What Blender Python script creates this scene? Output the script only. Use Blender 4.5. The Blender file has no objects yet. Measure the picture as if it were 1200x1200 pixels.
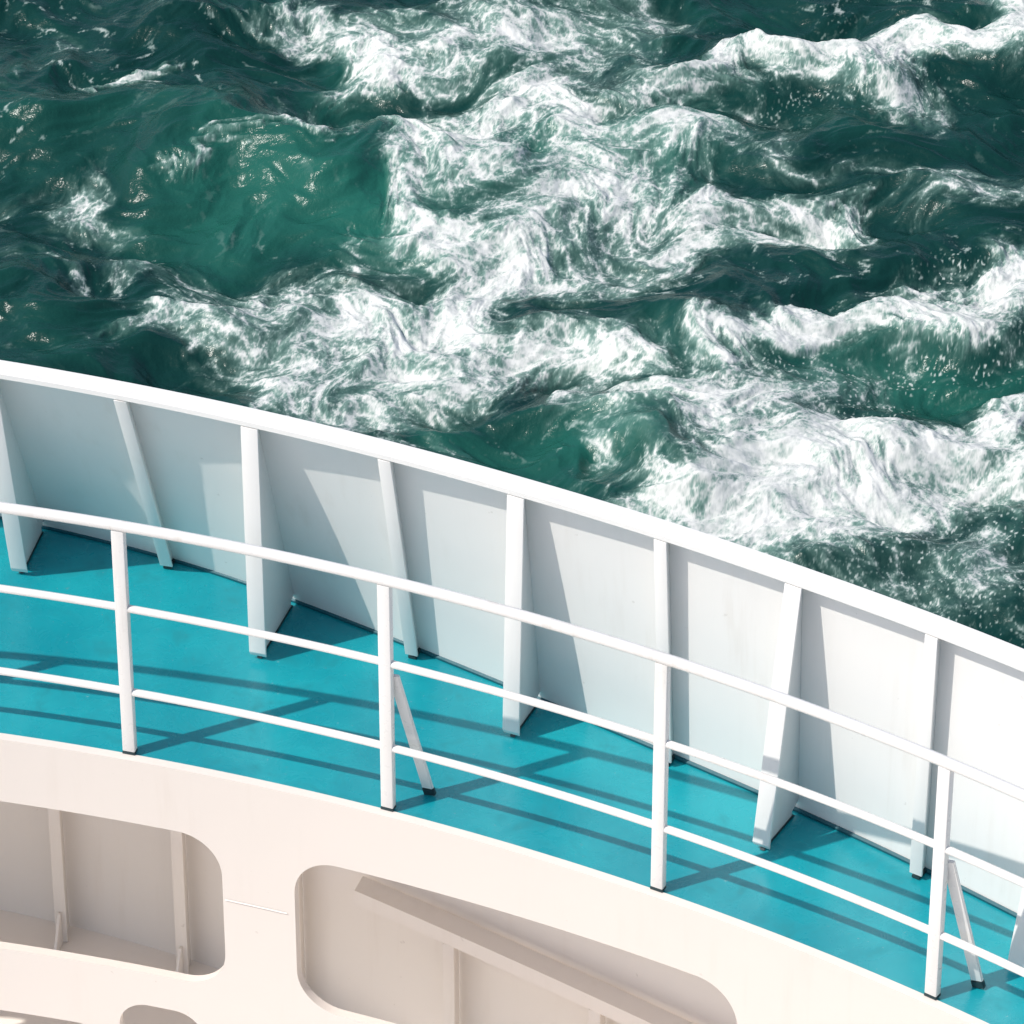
import bpy, bmesh, math, numpy as np
from mathutils import Vector, Matrix
rad=math.radians
scene=bpy.context.scene
# ------------------------------------------------------------------ helpers
CX,CY=-4.0,-10.58          # centre of the curved stern
R=9.396                    # radius of the inboard deck edge
H=1.06                     # bulwark height
th_d=[-30,-12,0,5,11.9,15.35,17.92,20.98,24.1,27.1,30.73,35.66,42,55,70,80]
b_d=[11.35,11.15,10.98,10.88,10.70,10.586,10.465,10.325,10.206,10.114,10.037,9.945,9.87,9.80,9.78,9.78]
t_dx=[-30,0,5,12,17.6,23.6,30,36,42,60,80]
t_d=[10.5,10.31,10.23,10.14,10.07,10.0,9.95,9.935,9.93,9.93,9.93]
gx=np.linspace(-35,85,1201)
def smooth(xs,ys):
    g=np.interp(gx,xs,ys); k=np.hanning(61); k/=k.sum()
    gp=np.pad(g,30,mode='edge'); return np.convolve(gp,k,mode='valid')
_B=smooth(th_d,b_d); _T=smooth(t_dx,t_d)
def B(t): return float(np.interp(t,gx,_B))
def T(t): return float(np.interp(t,gx,_T))
def P(t,r,z,s=0.0):
    a=rad(t)
    return (CX+r*math.sin(a)+s*math.cos(a), CY+r*math.cos(a)-s*math.sin(a), z)
def link(name,me,mat=None,parent=None,smooth_angle=None):
    ob=bpy.data.objects.new(name,me); scene.collection.objects.link(ob)
    if mat: me.materials.append(mat)
    if parent: ob.parent=parent
    if smooth_angle is not None:
        me.polygons.foreach_set('use_smooth',[True]*len(me.polygons))
        me.set_sharp_from_angle(angle=rad(smooth_angle))
    return ob
def fixn(me):
    bm=bmesh.new(); bm.from_mesh(me); bmesh.ops.recalc_face_normals(bm,faces=bm.faces); bm.to_mesh(me); bm.free()
def sweep(name,prof,t0,t1,step,mat,parent,closed=True,sm=35,caps=True):
    """prof: list of f(t)->(r,z); swept round the stern"""
    n=max(2,int(round((t1-t0)/step))+1); ts=np.linspace(t0,t1,n); m=len(prof)
    vs=[];fs=[]
    for t in ts:
        for f in prof:
            r,z=f(t); vs.append(P(t,r,z))
    for i in range(n-1):
        for j in range(m if closed else m-1):
            a=i*m+j;b=i*m+(j+1)%m
            fs.append((a,b,b+m,a+m))
    if closed and caps:
        fs.append(tuple(range(m))); fs.append(tuple((n-1)*m+j for j in range(m)))
    me=bpy.data.meshes.new(name); me.from_pydata(vs,[],fs); fixn(me)
    return link(name,me,mat,parent,sm)
def tube(name,r,z,rr,t0,t1,mat,parent,k=14):
    prof=[(lambda t,c=math.cos(2*math.pi*j/k)*rr,s=math.sin(2*math.pi*j/k)*rr:(r+c,z+s)) for j in range(k)]
    return sweep(name,prof,t0,t1,0.4,mat,parent,sm=60)
def prism(name,t,poly,w,mat,parent,s0=0.0,bev=0.003):
    """poly in (r,z); extruded sideways by w about angle t"""
    m=len(poly); vs=[P(t,r,z,s0-w/2) for r,z in poly]+[P(t,r,z,s0+w/2) for r,z in poly]
    fs=[tuple(range(m)),tuple(range(2*m-1,m-1,-1))]+[(i,(i+1)%m,(i+1)%m+m,i+m) for i in range(m)]
    me=bpy.data.meshes.new(name); me.from_pydata(vs,[],fs); 
    bm=bmesh.new(); bm.from_mesh(me); bmesh.ops.recalc_face_normals(bm,faces=bm.faces)
    if bev: bmesh.ops.bevel(bm,geom=list(bm.edges),offset=bev,segments=2,affect='EDGES',profile=.5)
    bm.to_mesh(me); bm.free()
    return link(name,me,mat,parent,40)
def empty(name):
    e=bpy.data.objects.new(name,None); scene.collection.objects.link(e); return e
# ------------------------------------------------------------------ materials
class NT:
    def __init__(s,name):
        s.m=bpy.data.materials.new(name); s.m.use_nodes=True; s.t=s.m.node_tree; s.t.nodes.clear()
        s.out=s.n('ShaderNodeOutputMaterial')
    def n(s,ty,**k):
        nd=s.t.nodes.new(ty)
        for a,v in k.items(): setattr(nd,a,v)
        return nd
    def l(s,a,b): s.t.links.new(a,b)
    def put(s,sock,v):
        if hasattr(v,'is_output'): s.l(v,sock)
        else: sock.default_value=v
    def math(s,op,a,b=0.0,c=0.0,clamp=False):
        nd=s.n('ShaderNodeMath',operation=op,use_clamp=clamp)
        for i,v in enumerate((a,b,c)): s.put(nd.inputs[i],v)
        return nd.outputs[0]
    def vm(s,op,a,b=None,scale=None):
        nd=s.n('ShaderNodeVectorMath',operation=op); s.put(nd.inputs[0],a)
        if b is not None: s.put(nd.inputs[1],b)
        if scale is not None: s.put(nd.inputs['Scale'],scale)
        return nd.outputs[0]
    def noise(s,vec,scale,detail=4,rough=.5,dist=0,col=False):
        nd=s.n('ShaderNodeTexNoise'); s.put(nd.inputs['Vector'],vec)
        nd.inputs['Scale'].default_value=scale; nd.inputs['Detail'].default_value=detail
        nd.inputs['Roughness'].default_value=rough; nd.inputs['Distortion'].default_value=dist
        return nd.outputs['Color' if col else 'Fac']
    def ss(s,v,a,b,o0=0.0,o1=1.0):
        nd=s.n('ShaderNodeMapRange',interpolation_type='SMOOTHSTEP'); s.put(nd.inputs[0],v)
        for i,x in enumerate((a,b,o0,o1)): s.put(nd.inputs[i+1],x)
        return nd.outputs[0]
    def mix(s,f,a,b):
        nd=s.n('ShaderNodeMix',data_type='RGBA'); s.put(nd.inputs[0],f)
        for i,v in ((6,a),(7,b)):
            if isinstance(v,tuple): v=(*v,1)
            s.put(nd.inputs[i],v)
        return nd.outputs[2]
    def bump(s,h,st,d,nrm=None):
        nd=s.n('ShaderNodeBump'); nd.inputs['Strength'].default_value=st; nd.inputs['Distance'].default_value=d
        s.l(h,nd.inputs['Height'])
        if nrm is not None: s.l(nrm,nd.inputs['Normal'])
        return nd.outputs[0]
def paint(name,col,dirt,rough=.38,stain=.35,wav=.012):
    k=NT(name); tc=k.n('ShaderNodeTexCoord').outputs['Object']
    b=k.n('ShaderNodeBsdfPrincipled')
    big=k.noise(tc,1.1,4,.55); 
    st=k.vm('MULTIPLY',tc,(14,14,1.3)); streak=k.noise(st,1.0,4,.6)
    fine=k.noise(tc,45,2,.6)
    f=k.math('MULTIPLY',k.ss(streak,.50,.80),k.ss(big,.36,.66)); f=k.math('MULTIPLY',f,stain)
    c=k.mix(f,col,dirt)
    spots=k.ss(k.noise(tc,24,2,.5),.74,.80); c=k.mix(k.math('MULTIPLY',spots,.25),c,tuple(x*.6 for x in dirt))
    c=k.mix(k.math('MULTIPLY',k.ss(big,.35,.65),.10),c,tuple(x*.84 for x in col))
    k.l(c,b.inputs['Base Color'])
    k.l(k.ss(fine,.3,.7,rough-.06,rough+.1),b.inputs['Roughness'])
    n1=k.bump(k.noise(tc,2.2,1,.4),.5,wav)
    k.l(n1,b.inputs['Normal']); k.l(b.outputs[0],k.out.inputs[0]); return k.m
M_white=paint('white_marine_paint',(.83,.815,.795),(.56,.50,.43),.38,.26)
M_rail=paint('railing_white_paint',(.80,.785,.765),(.5,.42,.33),.32,.45,.002)
M_cream=paint('cream_superstructure_paint',(.76,.695,.64),(.60,.52,.44),.5,.28,.008)
M_inner=paint('cream_interior_paint',(.92,.855,.79),(.74,.64,.55),.5,.3,.010)
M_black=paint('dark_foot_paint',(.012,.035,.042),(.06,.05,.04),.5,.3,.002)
# deck
k=NT('teal_deck_paint'); tc=k.n('ShaderNodeTexCoord').outputs['Object']; b=k.n('ShaderNodeBsdfPrincipled')
big=k.noise(tc,1.4,5,.6); med=k.noise(tc,7,4,.65,.6); fine=k.noise(tc,160,2,.6)
c=k.mix(k.ss(big,.33,.68),(.003,.245,.305),(.010,.330,.385))
c=k.mix(k.math('MULTIPLY',k.ss(med,.52,.75),.45),c,(.012,.18,.21))
spot=k.ss(k.noise(tc,19,3,.6),.68,.76); c=k.mix(k.math('MULTIPLY',spot,.45),c,(.12,.26,.27))
salt=k.ss(k.noise(k.vm('ADD',tc,(5,3,1)),60,2,.6),.70,.76); c=k.mix(k.math('MULTIPLY',salt,.4),c,(.4,.5,.5))
k.l(c,b.inputs['Base Color']); k.l(k.ss(med,.3,.7,.18,.38),b.inputs['Roughness'])
k.l(k.bump(fine,.3,.001,k.bump(k.noise(tc,3,2,.5),.5,.010)),b.inputs['Normal']); k.l(b.outputs[0],k.out.inputs[0]); M_deck=k.m
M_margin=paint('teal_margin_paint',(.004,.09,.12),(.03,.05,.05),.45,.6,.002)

# ------------------------------------------------------------------ bulwark
A0,A1=-30,80
bul=empty('ship_bulwark')
NP=7
def inner(i): 
    f=i/(NP-1)
    return lambda t:(B(t)+(T(t)+.065-B(t))*f, .0+H*f)
def outer(i):
    f=i/(NP-1)
    return lambda t:(B(t)+.014+(T(t)+.065-B(t))*f, .0+H*f)
sweep('plating',[inner(i) for i in range(NP)]+[outer(i) for i in reversed(range(NP))],A0,A1,.4,M_white,bul)
c0,c1,z0,z1,q=0.0,.088,H+.001,H+.028,.003
cap=[(c0+q,z0),(c1-q,z0),(c1,z0+q),(c1,z1-q),(c1-q,z1),(c0+q,z1),(c0,z1-q),(c0,z0+q)]
sweep('cap_rail',[(lambda t,a=a,z=z:(T(t)+a,z)) for a,z in cap],A0,A1,.4,M_white,bul,sm=12)
tipd=lambda t: float(np.interp(t,[-30,0,11.7,17.6,23.65,30,36.3,80],[10.95,10.62,10.37,10.075,9.957,9.766,9.68,9.6]))
main=[11.75,17.6,23.65,30.0,36.35]+[36.35+6.3*i for i in range(1,7)]+[11.75-6.1*i for i in range(1,6)]
for i,t in enumerate(main):
    rb=B(t)-.001; rt=T(t)+.064; f1=T(t)+.012; f0=tipd(t)+.012
    web=[(f0,.060),(f0+.035,.004),(rb-.05,.004),(rb-.045,.03),(rb-.002,.045),(rt-.002,H-.001),(f1,H-.001)]
    prism(f'bracket_web_{i+1}',t,web,.012,M_white,bul,bev=.002)
    s=lambda z:(f0+(f1-f0)*(z-.0)/H)
    fl=[(s(.03)-.013,.040),(s(.03)-.001,.018),(s(H)-.001,H-.002),(s(H)-.013,H-.002)]
    prism(f'bracket_flange_{i+1}',t,fl,.066,M_white,bul,bev=.002)
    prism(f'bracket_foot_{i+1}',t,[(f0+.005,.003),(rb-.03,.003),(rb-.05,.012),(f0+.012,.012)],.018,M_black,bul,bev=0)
inter=[14.7,20.65,26.95,33.15]+[39.5+6.3*i for i in range(6)]+[8.6-6.1*i for i in range(6)]
for i,t in enumerate(inter):
    ib=lambda z,o:(B(t)+(T(t)+.065-B(t))*z/H-o, z)
    prism(f'stiffener_web_{i+1}',t,[ib(.015,.001),ib(H-.001,.001),ib(H-.001,.055),ib(.015,.055)],.010,M_white,bul,bev=.002)
    prism(f'stiffener_flange_{i+1}',t,[ib(.022,.056),ib(H-.002,.056),ib(H-.002,.066),ib(.022,.066)],.05,M_white,bul,bev=.002)
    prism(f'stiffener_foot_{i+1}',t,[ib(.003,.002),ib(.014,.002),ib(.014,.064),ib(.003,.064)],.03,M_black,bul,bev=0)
# ------------------------------------------------------------------ deck
dk=empty('ship_deck')
sweep('deck_plate',[lambda t:(R+.004,0.0),lambda t:(R+.3,0.0),lambda t:((R+B(t))/2+.1,0.0),lambda t:(B(t)-.001,0.0),lambda t:(B(t)-.001,-.012),lambda t:(R+.004,-.012)],A0,A1,.4,M_deck,dk,sm=30)
sweep('deckhead',[lambda t:(R+.004,-.014),lambda t:(B(t)-.001,-.014),lambda t:(B(t)-.001,-.022),lambda t:(R+.004,-.022)],A0,A1,.8,M_inner,dk,sm=30)
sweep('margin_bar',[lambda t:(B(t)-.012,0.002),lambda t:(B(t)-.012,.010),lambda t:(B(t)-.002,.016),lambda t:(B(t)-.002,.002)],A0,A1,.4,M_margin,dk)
# ------------------------------------------------------------------ superstructure side with openings
ss_=empty('ship_superstructure')
wall=sweep('side_wall',[lambda t:(R-.036,.006),lambda t:(R+.002,.006),lambda t:(R+.002,-.30),lambda t:(R+.002,-2.0),lambda t:(R-.036,-2.0),lambda t:(R-.036,-.30)],A0,A1,.4,M_cream,ss_)
def cutter(t0,t1,ztop,zbot,rr):
    segs=[]; dr=math.degrees(rr/R)
    for (ct,cz,a0) in ((t1-dr,ztop-rr,0),(t0+dr,ztop-rr,90),(t0+dr,zbot+rr,180),(t1-dr,zbot+rr,270)):
        for q in range(13):
            a=rad(a0+90*q/12); segs.append((ct+dr*math.cos(a),cz+rr*math.sin(a)))
    pts=[]
    for i,(a,z) in enumerate(segs):
        pts.append((a,z)); a2,z2=segs[(i+1)%len(segs)]
        if abs(a2-a)>1:
            n=int(abs(a2-a)/.4)
            for q in range(1,n): pts.append((a+(a2-a)*q/n,z+(z2-z)*q/n))
    m=len(pts)
    vs=[P(a,R-.2,z) for a,z in pts]+[P(a,R+.2,z) for a,z in pts]
    fs=[(i,(i+1)%m,(i+1)%m+m,i+m) for i in range(m)]
    bm=bmesh.new(); bv=[bm.verts.new(v) for v in vs]
    for f in fs: bm.faces.new([bv[i] for i in f])
    bm.faces.new(bv[:m]); bm.faces.new(bv[m:])
    bmesh.ops.triangulate(bm,faces=[f for f in bm.faces if len(f.verts)>4])
    bmesh.ops.recalc_face_normals(bm,faces=bm.faces)
    me=bpy.data.meshes.new('cut'); bm.to_mesh(me); bm.free()
    o=bpy.data.objects.new('cut',me); scene.collection.objects.link(o); return o
cuts=[]
for j in range(-2,5):
    o=12.6*j
    cuts.append(cutter(7.4+o,18.25+o,-.285,-1.0,.17))
    cuts.append(cutter(15.55+o,17.65+o,-1.16,-1.97,.12))
    cuts.append(cutter(5.4+o,15.2+o,-1.31,-1.985,.12))  # unseen low openings, added so sunlight reaches the floor and bounces inside
for cobj in cuts:
    md=wall.modifiers.new('b','BOOLEAN'); md.object=cobj; md.operation='DIFFERENCE'; md.solver='EXACT'
dg=bpy.context.evaluated_depsgraph_get(); dg.update()
nm=bpy.data.meshes.new_from_object(wall.evaluated_get(dg)); wall.modifiers.clear(); wall.data=nm
nm.polygons.foreach_set('use_smooth',[True]*len(nm.polygons)); nm.set_sharp_from_angle(angle=rad(30))
for cobj in cuts: bpy.data.objects.remove(cobj)
bw=wall.modifiers.new('bev','BEVEL'); bw.width=.004; bw.segments=2; bw.limit_method='ANGLE'; bw.angle_limit=rad(50)
for j,t in enumerate([19.06+12.6*j for j in range(-2,4)]):
    sweep(f'weld_seam_{j+1}',[lambda tt:(R-.0375,-.56),lambda tt:(R-.041,-.563),lambda tt:(R-.0375,-.566)],t-.75,t+.75,.3,M_cream,ss_)
sweep('lower_deck_floor',[lambda t:(1.0,-2.004),lambda t:(6.0,-2.004),lambda t:(9.0,-2.004),lambda t:(B(t),-2.004),lambda t:(B(t),-2.03),lambda t:(1.0,-2.03)],A0,A1,1,M_inner,ss_)
for i,t in enumerate([11.75,14.7,17.6,21.6,25.4,29.2,33.0,5.6,8.6,36.8,40.6]):
    d=.10; zt=-1.272 if t>19 else -.024
    prism(f'frame_web_{i+1}',t,[(B(t)-d,-2.0),(B(t)-.016,-2.0),(B(t)-.016,zt),(B(t)-d,zt)],.012,M_inner,ss_,bev=.002)
    prism(f'frame_flange_{i+1}',t,[(B(t)-d-.012,-2.0),(B(t)-d-.001,-2.0),(B(t)-d-.001,zt),(B(t)-d-.012,zt)],.05,M_inner,ss_)
    prism(f'frame_knee_{i+1}',t,[(B(t)-d-.013,-2.0),(B(t)-d-.013,-1.84),(B(t)-d-.03,-1.84),(B(t)-d-.12,-1.985),(B(t)-d-.12,-2.0)],.012,M_inner,ss_,bev=.002)
sweep('stringer',[lambda t:(B(t)-.115,-1.2),lambda t:(B(t)-.02,-1.2),lambda t:(B(t)-.02,-1.212),lambda t:(B(t)-.103,-1.212),lambda t:(B(t)-.103,-1.27),lambda t:(B(t)-.115,-1.27)],19.2,60,.4,M_inner,ss_)
# ------------------------------------------------------------------ hull below deck
hull=empty('ship_hull')
sweep('shell_plating',[lambda t:(B(t),-.001),lambda t:(B(t)+.014,-.001),lambda t:(B(t)+.014,-4),lambda t:(B(t)-.2,-13.5),lambda t:(B(t)-.22,-13.5),lambda t:(B(t),-4)],A0,A1,.8,M_inner,hull)
# ------------------------------------------------------------------ railing
rl=empty('deck_railing')
RR=R+.012
tube('top_rail',RR,1.02,.0205,A0,A1,M_rail,rl)
tube('middle_rail',RR,.66,.0145,A0,A1,M_rail,rl)
tube('lower_rail',RR,.285,.0145,A0,A1,M_rail,rl)
posts=[16.06,22.2,28.69,35.37]+[41.8+6.4*i for i in range(6)]+[9.75-6.3*i for i in range(6)]
for i,t in enumerate(posts):
    prism(f'post_{i+1}',t,[(RR-.016,.018),(RR+.016,.018),(RR+.016,1.004),(RR-.016,1.004)],.048,M_rail,rl,bev=.004)
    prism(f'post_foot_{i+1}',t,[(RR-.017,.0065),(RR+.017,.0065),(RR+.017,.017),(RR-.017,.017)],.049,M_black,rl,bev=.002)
def bar(name,p,q,w,d,mat,parent):
    p=Vector(p);q=Vector(q); ax=(q-p).normalized(); x=ax.cross(Vector((0.45,.9,0))).normalized(); y=ax.cross(x).normalized()
    vs=[c+x*sx*w/2+y*sy*d/2 for c in (p,q) for sx,sy in ((-1,-1),(1,-1),(1,1),(-1,1))]
    me=bpy.data.meshes.new(name); me.from_pydata(vs,[],[(0,1,2,3),(7,6,5,4),(0,1,5,4),(1,2,6,5),(2,3,7,6),(3,0,4,7)])
    bm=bmesh.new(); bm.from_mesh(me); bmesh.ops.recalc_face_normals(bm,faces=bm.faces); bmesh.ops.bevel(bm,geom=list(bm.edges),offset=.003,segments=2,affect='EDGES'); bm.to_mesh(me); bm.free()
    return link(name,me,mat,parent,40)
for i,t in enumerate((22.2,35.37,48.2,9.75)):
    foot=P(t,RR+.13,.035,.10); top=P(t,RR+.018,.60,.02)
    bar(f'brace_{i+1}',foot,top,.045,.014,M_rail,rl)
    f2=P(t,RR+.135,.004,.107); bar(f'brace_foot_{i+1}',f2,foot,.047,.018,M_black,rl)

# ------------------------------------------------------------------ sea
rng=np.random.RandomState(7)
perm=rng.permutation(4096).astype(np.int32); perm=np.concatenate([perm,perm,perm])
ga=rng.rand(4096)*2*np.pi; GX=np.cos(ga).astype(np.float32); GY=np.sin(ga).astype(np.float32)
def perlin(x,y):
    fx=np.floor(x); fy=np.floor(y); xf=(x-fx).astype(np.float32); yf=(y-fy).astype(np.float32)
    xi=fx.astype(np.int64)&4095; yi=fy.astype(np.int64)&4095
    u=xf*xf*xf*(xf*(xf*6-15)+10); v=yf*yf*yf*(yf*(yf*6-15)+10)
    px0=perm[xi]; px1=perm[(xi+1)&4095]; yj=(yi+1)&4095
    def g(px,iy,dx,dy):
        h=perm[px+iy]; return GX[h]*dx+GY[h]*dy
    a=g(px0,yi,xf,yf); b_=g(px1,yi,xf-1,yf); c_=g(px0,yj,xf,yf-1); d_=g(px1,yj,xf-1,yf-1)
    return ((a+(b_-a)*u)*(1-v)+(c_+(d_-c_)*u)*v)*1.5
def rot(x,y,i):
    a=.65*i; c,s=math.cos(a),math.sin(a); return x*c-y*s+17.3*i, x*s+y*c-9.1*i
def fbm(x,y,o,g=.5,l=2.03):
    s=0;a=1
    for i in range(o):
        u,v=rot(x,y,i); s=s+a*perlin(u,v); a*=g; x=x*l; y=y*l
    return s
def ridg(x,y,o,g=.5):
    s=0;a=1;n=0
    for i in range(o):
        u,v=rot(x,y,i); s=s+a*(1-np.sqrt(perlin(u,v)**2+.004)*2); n+=a; a*=g; x=x*2.1; y=y*2.1
    return s/n
def web(x,y,o,g=.6):
    """cell-walled network, like foam stretched over water"""
    s=0;a=1;n=0
    for i in range(o):
        u,v=rot(x,y,i); w=np.clip(1-np.abs(perlin(u,v))*1.9,0,1); s=s+a*w*w; n+=a; a*=g; x=x*2.07; y=y*2.07
    return s/n
def adv(x,y,f,amt,steps,sd):
    for i in range(steps):
        n0=perlin(x*f+sd,y*f+sd); nx_=perlin(x*f+sd+.06,y*f+sd); ny_=perlin(x*f+sd,y*f+sd+.06)
        x=x+(ny_-n0)/.06*amt/steps; y=y-(nx_-n0)/.06*amt/steps
    return x,y
def sst(v,a,b):
    t=np.clip((v-a)/(b-a),0,1); return t*t*(3-2*t)
def axis(a,b,d,lim):
    core=np.arange(a,b,d); out=[];st=d;p=b
    while p<lim: out.append(p); st*=1.18; p+=st
    out.append(lim); lo=[];st=d;p=a-d
    while p>-lim: lo.append(p); st*=1.18; p-=st
    lo.append(-lim)
    return np.array(lo[::-1]+list(core)+out)
xs=axis(-5.5,5.5,.0080,6000.); ys=axis(14.5,26.7,.0130,6000.)
X,Y=np.meshgrid(xs,ys); nx,ny=len(xs),len(ys)
segs=[ # x1,y1,x2,y2,radius,amp  (foam streaks on the water, metres)
(1.32,23.66,2.57,24.2,.30,.84),(2.57,24.2,3.73,24.28,.42,.92),(3.73,24.28,4.9,25.06,.44,.92),(3.1,23.74,3.85,23.43,.25,.5),(4.9,25.06,6.2,25.9,.5,.95),
(-.75,22.39,-.31,23.28,.34,.9),(-.31,23.28,.31,23.5,.37,.94),(.31,23.5,.92,22.98,.37,.92),(.92,22.98,1.43,22.6,.3,.78),(-.3,22.39,.6,22.39,.5,.70),
(-.9,22.5,-.89,21.4,.28,.76),(-.89,21.4,-.59,20.98,.28,.76),(-.59,20.98,-.29,20.57,.3,.8),
(-.29,21.1,.75,21.96,.32,.62),(.75,21.96,1.87,21.8,.28,.60),(1.87,21.8,2.9,21.68,.22,.60),(2.06,21.1,2.94,21.68,.2,.64),(.29,20.57,1.47,20.98,.35,.5),
(0.,21.6,1.5,21.3,.55,.34),(1.3,20.9,2.8,21.1,.45,.26),(-.6,24.2,1.1,24.1,.45,.36),(1.2,22.5,2.4,22.6,.4,.28),
(-1.98,25.1,-1.64,24.5,.28,.72),(-1.64,24.5,-1.17,24.,.28,.70),(-1.17,24.,-.62,24.35,.28,.70),(-1.1,25,0,24.8,.45,.57),(0,24.8,1.1,25,.4,.54),(-.3,25.6,.95,25.6,.4,.60),
(-2.8,19.76,-1.96,20.3,.32,.58),(-1.96,20.3,-1.24,20.57,.3,.56),(-2.15,19.63,-1.29,19.76,.42,.74),(-1.29,19.76,-.43,20.,.42,.77),(-.43,20.,0,20.7,.36,.74),
(-1.84,18.99,-.85,18.99,.42,.64),(-.85,18.99,.14,19.4,.42,.68),(.14,19.4,.86,19.5,.35,.56),(-1.4,18.48,-.7,18.35,.3,.52),(-2.56,20.43,-3.1,20.84,.3,.46),
(1.57,19.5,2.57,19.83,.24,.8),(2.57,19.83,3.58,19.9,.28,.88),(3.58,19.9,4.6,20.5,.36,.95),(3.7,20.43,4.6,20.75,.37,.85),
(1.12,18.35,1.6,18.73,.4,.82),(1.6,18.73,2.1,18.48,.38,.82),(1.37,17.26,2.06,17.62,.42,.86),(2.06,17.62,2.78,18.,.4,.92),(2.78,18.,3.62,18.1,.34,.93),(3.62,18.1,4.4,18.5,.34,.93),
(1.5,16.9,2.24,16.68,.42,.70),(2.24,16.68,2.73,17.14,.42,.72),(2.46,17.38,3.97,17.5,.38,.76),(2.7,16.3,4.05,16.5,.55,.50),(2.33,18.99,2.9,19.1,.32,.5),
(3.7,21.8,4.6,22.4,.28,.50),(2.7,22.4,3.4,22.1,.25,.36),(-3.63,23.74,-3.02,23.97,.14,.66),(-4.6,22.,-3.77,21.8,.26,.40),(-3.77,21.8,-3.2,21.3,.22,.40),
(-3.,22.2,-2.04,22.6,.09,.55),(-2.04,22.6,-1.66,22.5,.12,.55),(-2.1,23.4,-.9,23.1,.26,.42),(-4.7,24.,-4.2,24.5,.2,.40),(-3.3,19.5,-2.9,19.8,.18,.48),(-4.6,20.9,-3.6,20.6,.12,.4),(-3.2,25.2,-2.2,24.9,.12,.4),
(.3,17.6,.9,17.9,.2,.33),(.6,18.6,.9,19.2,.25,.48)]
wx,wy=adv(X,Y,.8,.14,4,3.3)
x2,y2=adv(wx,wy,1.9,.058,4,11.7)
x3,y3=adv(x2,y2,5.2,.014,3,23.1)
hx,hy=.6*X+.4*x3,.6*Y+.4*y3           # fine detail is only weakly stretched
inv=np.ones_like(X)
jx=.16*fbm(x2*1.7+4,y2*1.7,6,.62); jy=.19*fbm(x2*1.7+44,y2*1.7+9,6,.62)
bx=wx+jx; by=wy+jy
for x1,y1,xb,yb,r,a in segs:
    dx,dy=xb-x1,yb-y1; L=dx*dx+dy*dy
    tt=np.clip(((bx-x1)*dx+(by-y1)*dy)/L,0,1); d2=(bx-x1-tt*dx)**2+(by-y1-tt*dy)**2
    inv*=1-np.minimum(a,.97)*np.exp(-(d2/(r*r*1.15)))
M=1-inv
out=np.clip((np.maximum(np.abs(X)-4.8,np.maximum(Y-25.8,14.6-Y)))/1.5,0,1)
far=np.hypot(X,Y-20); wake=np.clip(1-far/120,0,1)
M=M+(1-M)*out*np.clip(fbm(X*.5,Y*.5,4)*.9+.25,0,1)*wake
# --- foam pattern: torn sheets over a web of filaments
f1=fbm(x3*1.2,y3*1.2+40,8,.60)
f2=fbm(hx*6+9,hy*6,5,.70)
W1=web(x3*1.5+60,y3*1.5,6,.66)
W2=web(hx*3.9+20,hy*3.9+70,5,.70)
W3=web(hx*10+2,hy*9+31,4,.8)
sd_=lambda a:(a-float(a.mean()))/float(a.std())
n1,n2,n3,nf,nf2=sd_(W1),sd_(W2),sd_(W3),sd_(f1),sd_(f2)
tex=.46*n1+.48*n2+.25*n3+.32*nf+.08*nf2
gate=sst(M+.10*nf,.04,.36)
D=1.45*M+.31*tex-.40*(1-gate)
foam=sst(D,.46,1.60)
hard=sst(D+.08*n3,.85,1.15)*.30
foam=foam+(1-foam)*hard
foam*=np.clip(.87+.08*nf2+.08*n3,.5,1.06)
thin=sst(.6*n1+.5*n2+.25*nf,1.1,2.2)*(.06+.5*sst(fbm(wx*.6+30,wy*.6,3),-.05,.5))
foam=np.maximum(foam,thin)
spz=np.zeros_like(X)
for (sx,sy,sr) in ((1.6,18.6,.7),(2.6,18.9,.8),(2.6,17.2,1.2),(3.4,16.6,1.2),(3.6,19.7,.7),(3.2,24.0,.9),(.4,23.0,.9),(4.0,20.6,.6)):
    spz=np.maximum(spz,np.exp(-((X-sx)**2+(Y-sy)**2)/sr**2))
rx,ry=rot(X*37,Y*27,1.3)
drops=sst(perlin(rx,ry)+.13*nf2,.42,.72)*sst(spz+.12*nf,.2,.75)
foam=np.maximum(foam,drops*.7)
foam=np.clip(foam,0,1)*np.where(far>14,wake*.8,1)
def hump(x1,y1,xb,yb,r,h):
    dx,dy=xb-x1,yb-y1; L=dx*dx+dy*dy
    tt=np.clip(((wx-x1)*dx+(wy-y1)*dy)/L,0,1); d2=(wx-x1-tt*dx)**2+(wy-y1-tt*dy)**2
    return h*np.exp(-d2/(r*r))
Z=.18*fbm(X*.40+3,Y*.5+1,2)+.17*(ridg(X*.5+2,Y*.75+7,2)-.5)
Z+=.064*fbm(wx*1.2,wy*1.7,2)+.042*(ridg(wx*1.6,wy*2.4,2)-.5)
Z+=hump(-5,23.3,-2.6,23.1,.65,.30)+hump(-3,22.3,-1.4,22.3,.55,.26)+hump(-.6,22.6,1.2,22.7,.6,.22)+hump(1.6,19.7,4.8,20.0,.35,.18)+hump(1.2,17.9,4.5,18.0,.45,.22)+hump(1.5,24.0,5,24.4,.5,.22)+hump(-5,20.2,-3.2,20.2,.5,.18)
calm=1-.5*sst(M,.3,.9)
Z+=.008*calm*(ridg(x2*3.6,y2*5,2)-.5)+.0026*calm*(ridg(x2*9+4,y2*13,3,.6)-.5)
Ms=sst(M,.2,1.)
Z+=Ms*(.06+.045*fbm(x2*2.0,y2*2.0,2)+.020*fbm(x3*5,y3*5,3,.5)+.0050*fbm(hx*16,hy*16,3,.6))
dfade=np.clip(1-(far-9)/12,0,1); dfade=dfade*dfade*(3-2*dfade); Z=Z*dfade
ZS=-12.0
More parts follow.
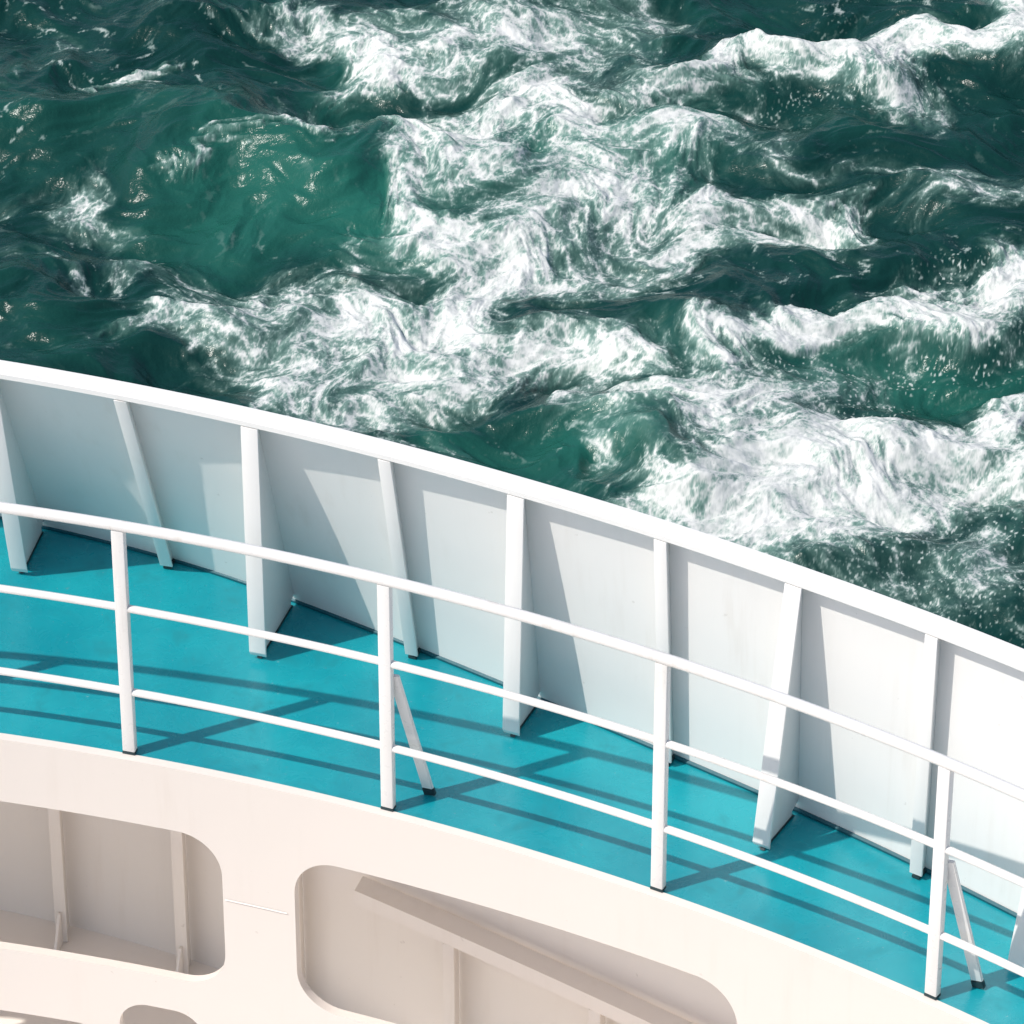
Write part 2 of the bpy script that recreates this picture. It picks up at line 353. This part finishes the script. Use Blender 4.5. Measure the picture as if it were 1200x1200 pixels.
co=np.stack([X.ravel(),Y.ravel(),(Z+ZS).ravel()],1).astype(np.float32)
idx=np.arange(nx*ny).reshape(ny,nx)
q=np.stack([idx[:-1,:-1],idx[:-1,1:],idx[1:,1:],idx[1:,:-1]],-1).reshape(-1,4).astype(np.int32)
me=bpy.data.meshes.new('sea'); me.vertices.add(len(co)); me.vertices.foreach_set('co',co.ravel())
me.loops.add(q.size); me.loops.foreach_set('vertex_index',q.ravel()); me.polygons.add(len(q))
me.polygons.foreach_set('loop_start',np.arange(0,q.size,4,dtype=np.int32)); me.polygons.foreach_set('loop_total',np.full(len(q),4,dtype=np.int32))
me.polygons.foreach_set('use_smooth',np.ones(len(q),dtype=bool)); me.update(calc_edges=True)
em=np.maximum.reduce([hump(-2.6,21.7,-1.3,21.5,.8,1),hump(-.3,18.0,.7,18.0,.5,.8),hump(2.6,19.2,3.9,19.1,.4,.9),hump(-3.6,23.0,-2.4,23.0,.6,.40),hump(-.2,22.7,1.2,22.7,.6,.8),hump(-1.6,24.2,-1.,23.3,.5,.5),hump(1,24.5,2,25,.4,.3)])
em=np.clip(em+.25*fbm(wx*.8,wy*.8,3)+.6*(Z-.08),0,1)
milk=sst(M+.07*nf+.05*n1+.03*nf2,.10,1.0)
for n_,a_ in (('foam',foam),('aerated',em),('milk',milk)):
    at=me.attributes.new(n_,'FLOAT','POINT'); at.data.foreach_set('value',np.ascontiguousarray(a_.ravel().astype(np.float32)))

k=NT('sea_water'); tc=k.n('ShaderNodeTexCoord').outputs['Object']
def attr(n):
    a=k.n('ShaderNodeAttribute'); a.attribute_name=n; return a.outputs['Fac']
F=attr('foam'); EM=attr('aerated'); MK=attr('milk')
wc=k.mix(EM,(.0042,.035,.031),(.015,.112,.086))
wc=k.mix(k.math('MULTIPLY',MK,.64),wc,(.18,.32,.275))
bs=k.n('ShaderNodeBsdfPrincipled'); k.l(wc,bs.inputs['Base Color']); bs.inputs['Roughness'].default_value=.22; bs.inputs['IOR'].default_value=1.33
bs.inputs['Specular IOR Level'].default_value=.32
rip=k.noise(k.vm('MULTIPLY',tc,(1,1.4,0)),15,3,.65)
k.l(k.bump(rip,.5,.016),bs.inputs['Normal'])
fs_=k.n('ShaderNodeBsdfPrincipled'); fs_.inputs['Roughness'].default_value=.9
k.l(k.mix(k.ss(F,.1,.85),(.42,.57,.525),(.75,.76,.735)),fs_.inputs['Base Color'])
fs_.inputs['Specular IOR Level'].default_value=.1
mx=k.n('ShaderNodeMixShader'); k.l(F,mx.inputs[0]); k.l(bs.outputs[0],mx.inputs[1]); k.l(fs_.outputs[0],mx.inputs[2]); k.l(mx.outputs[0],k.out.inputs[0])
link('sea',me,k.m)
# ------------------------------------------------------------------ light, world, camera
az=rad(25); el=rad(52)
d=Vector((math.cos(el)*math.cos(az),math.cos(el)*math.sin(az),-math.sin(el)))
su=bpy.data.lights.new('sun','SUN'); su.energy=3.65; su.angle=rad(.6); su.color=(1,.95,.88)
so=bpy.data.objects.new('sun',su); so.rotation_euler=d.to_track_quat('-Z','Y').to_euler(); scene.collection.objects.link(so)
w=bpy.data.worlds.new('World'); scene.world=w; w.use_nodes=True; nt=w.node_tree
sk=nt.nodes.new('ShaderNodeTexSky'); sk.sky_type='NISHITA'; sk.sun_disc=False; sk.sun_elevation=el; sk.sun_rotation=math.atan2(-d.x,-d.y); sk.dust_density=1.8
bg=nt.nodes['Background']; nt.links.new(sk.outputs[0],bg.inputs[0]); bg.inputs[1].default_value=.130
scene.view_settings.view_transform='Standard'; scene.view_settings.look='None'; scene.view_settings.exposure=0
cam=bpy.data.cameras.new('camera'); cam.lens=180; cam.sensor_width=36; cam.clip_end=20000; cam.clip_start=.1
co_=bpy.data.objects.new('camera',cam); co_.location=(0,-16.383,11.472); co_.rotation_euler=(rad(55),0,0); scene.collection.objects.link(co_); scene.camera=co_
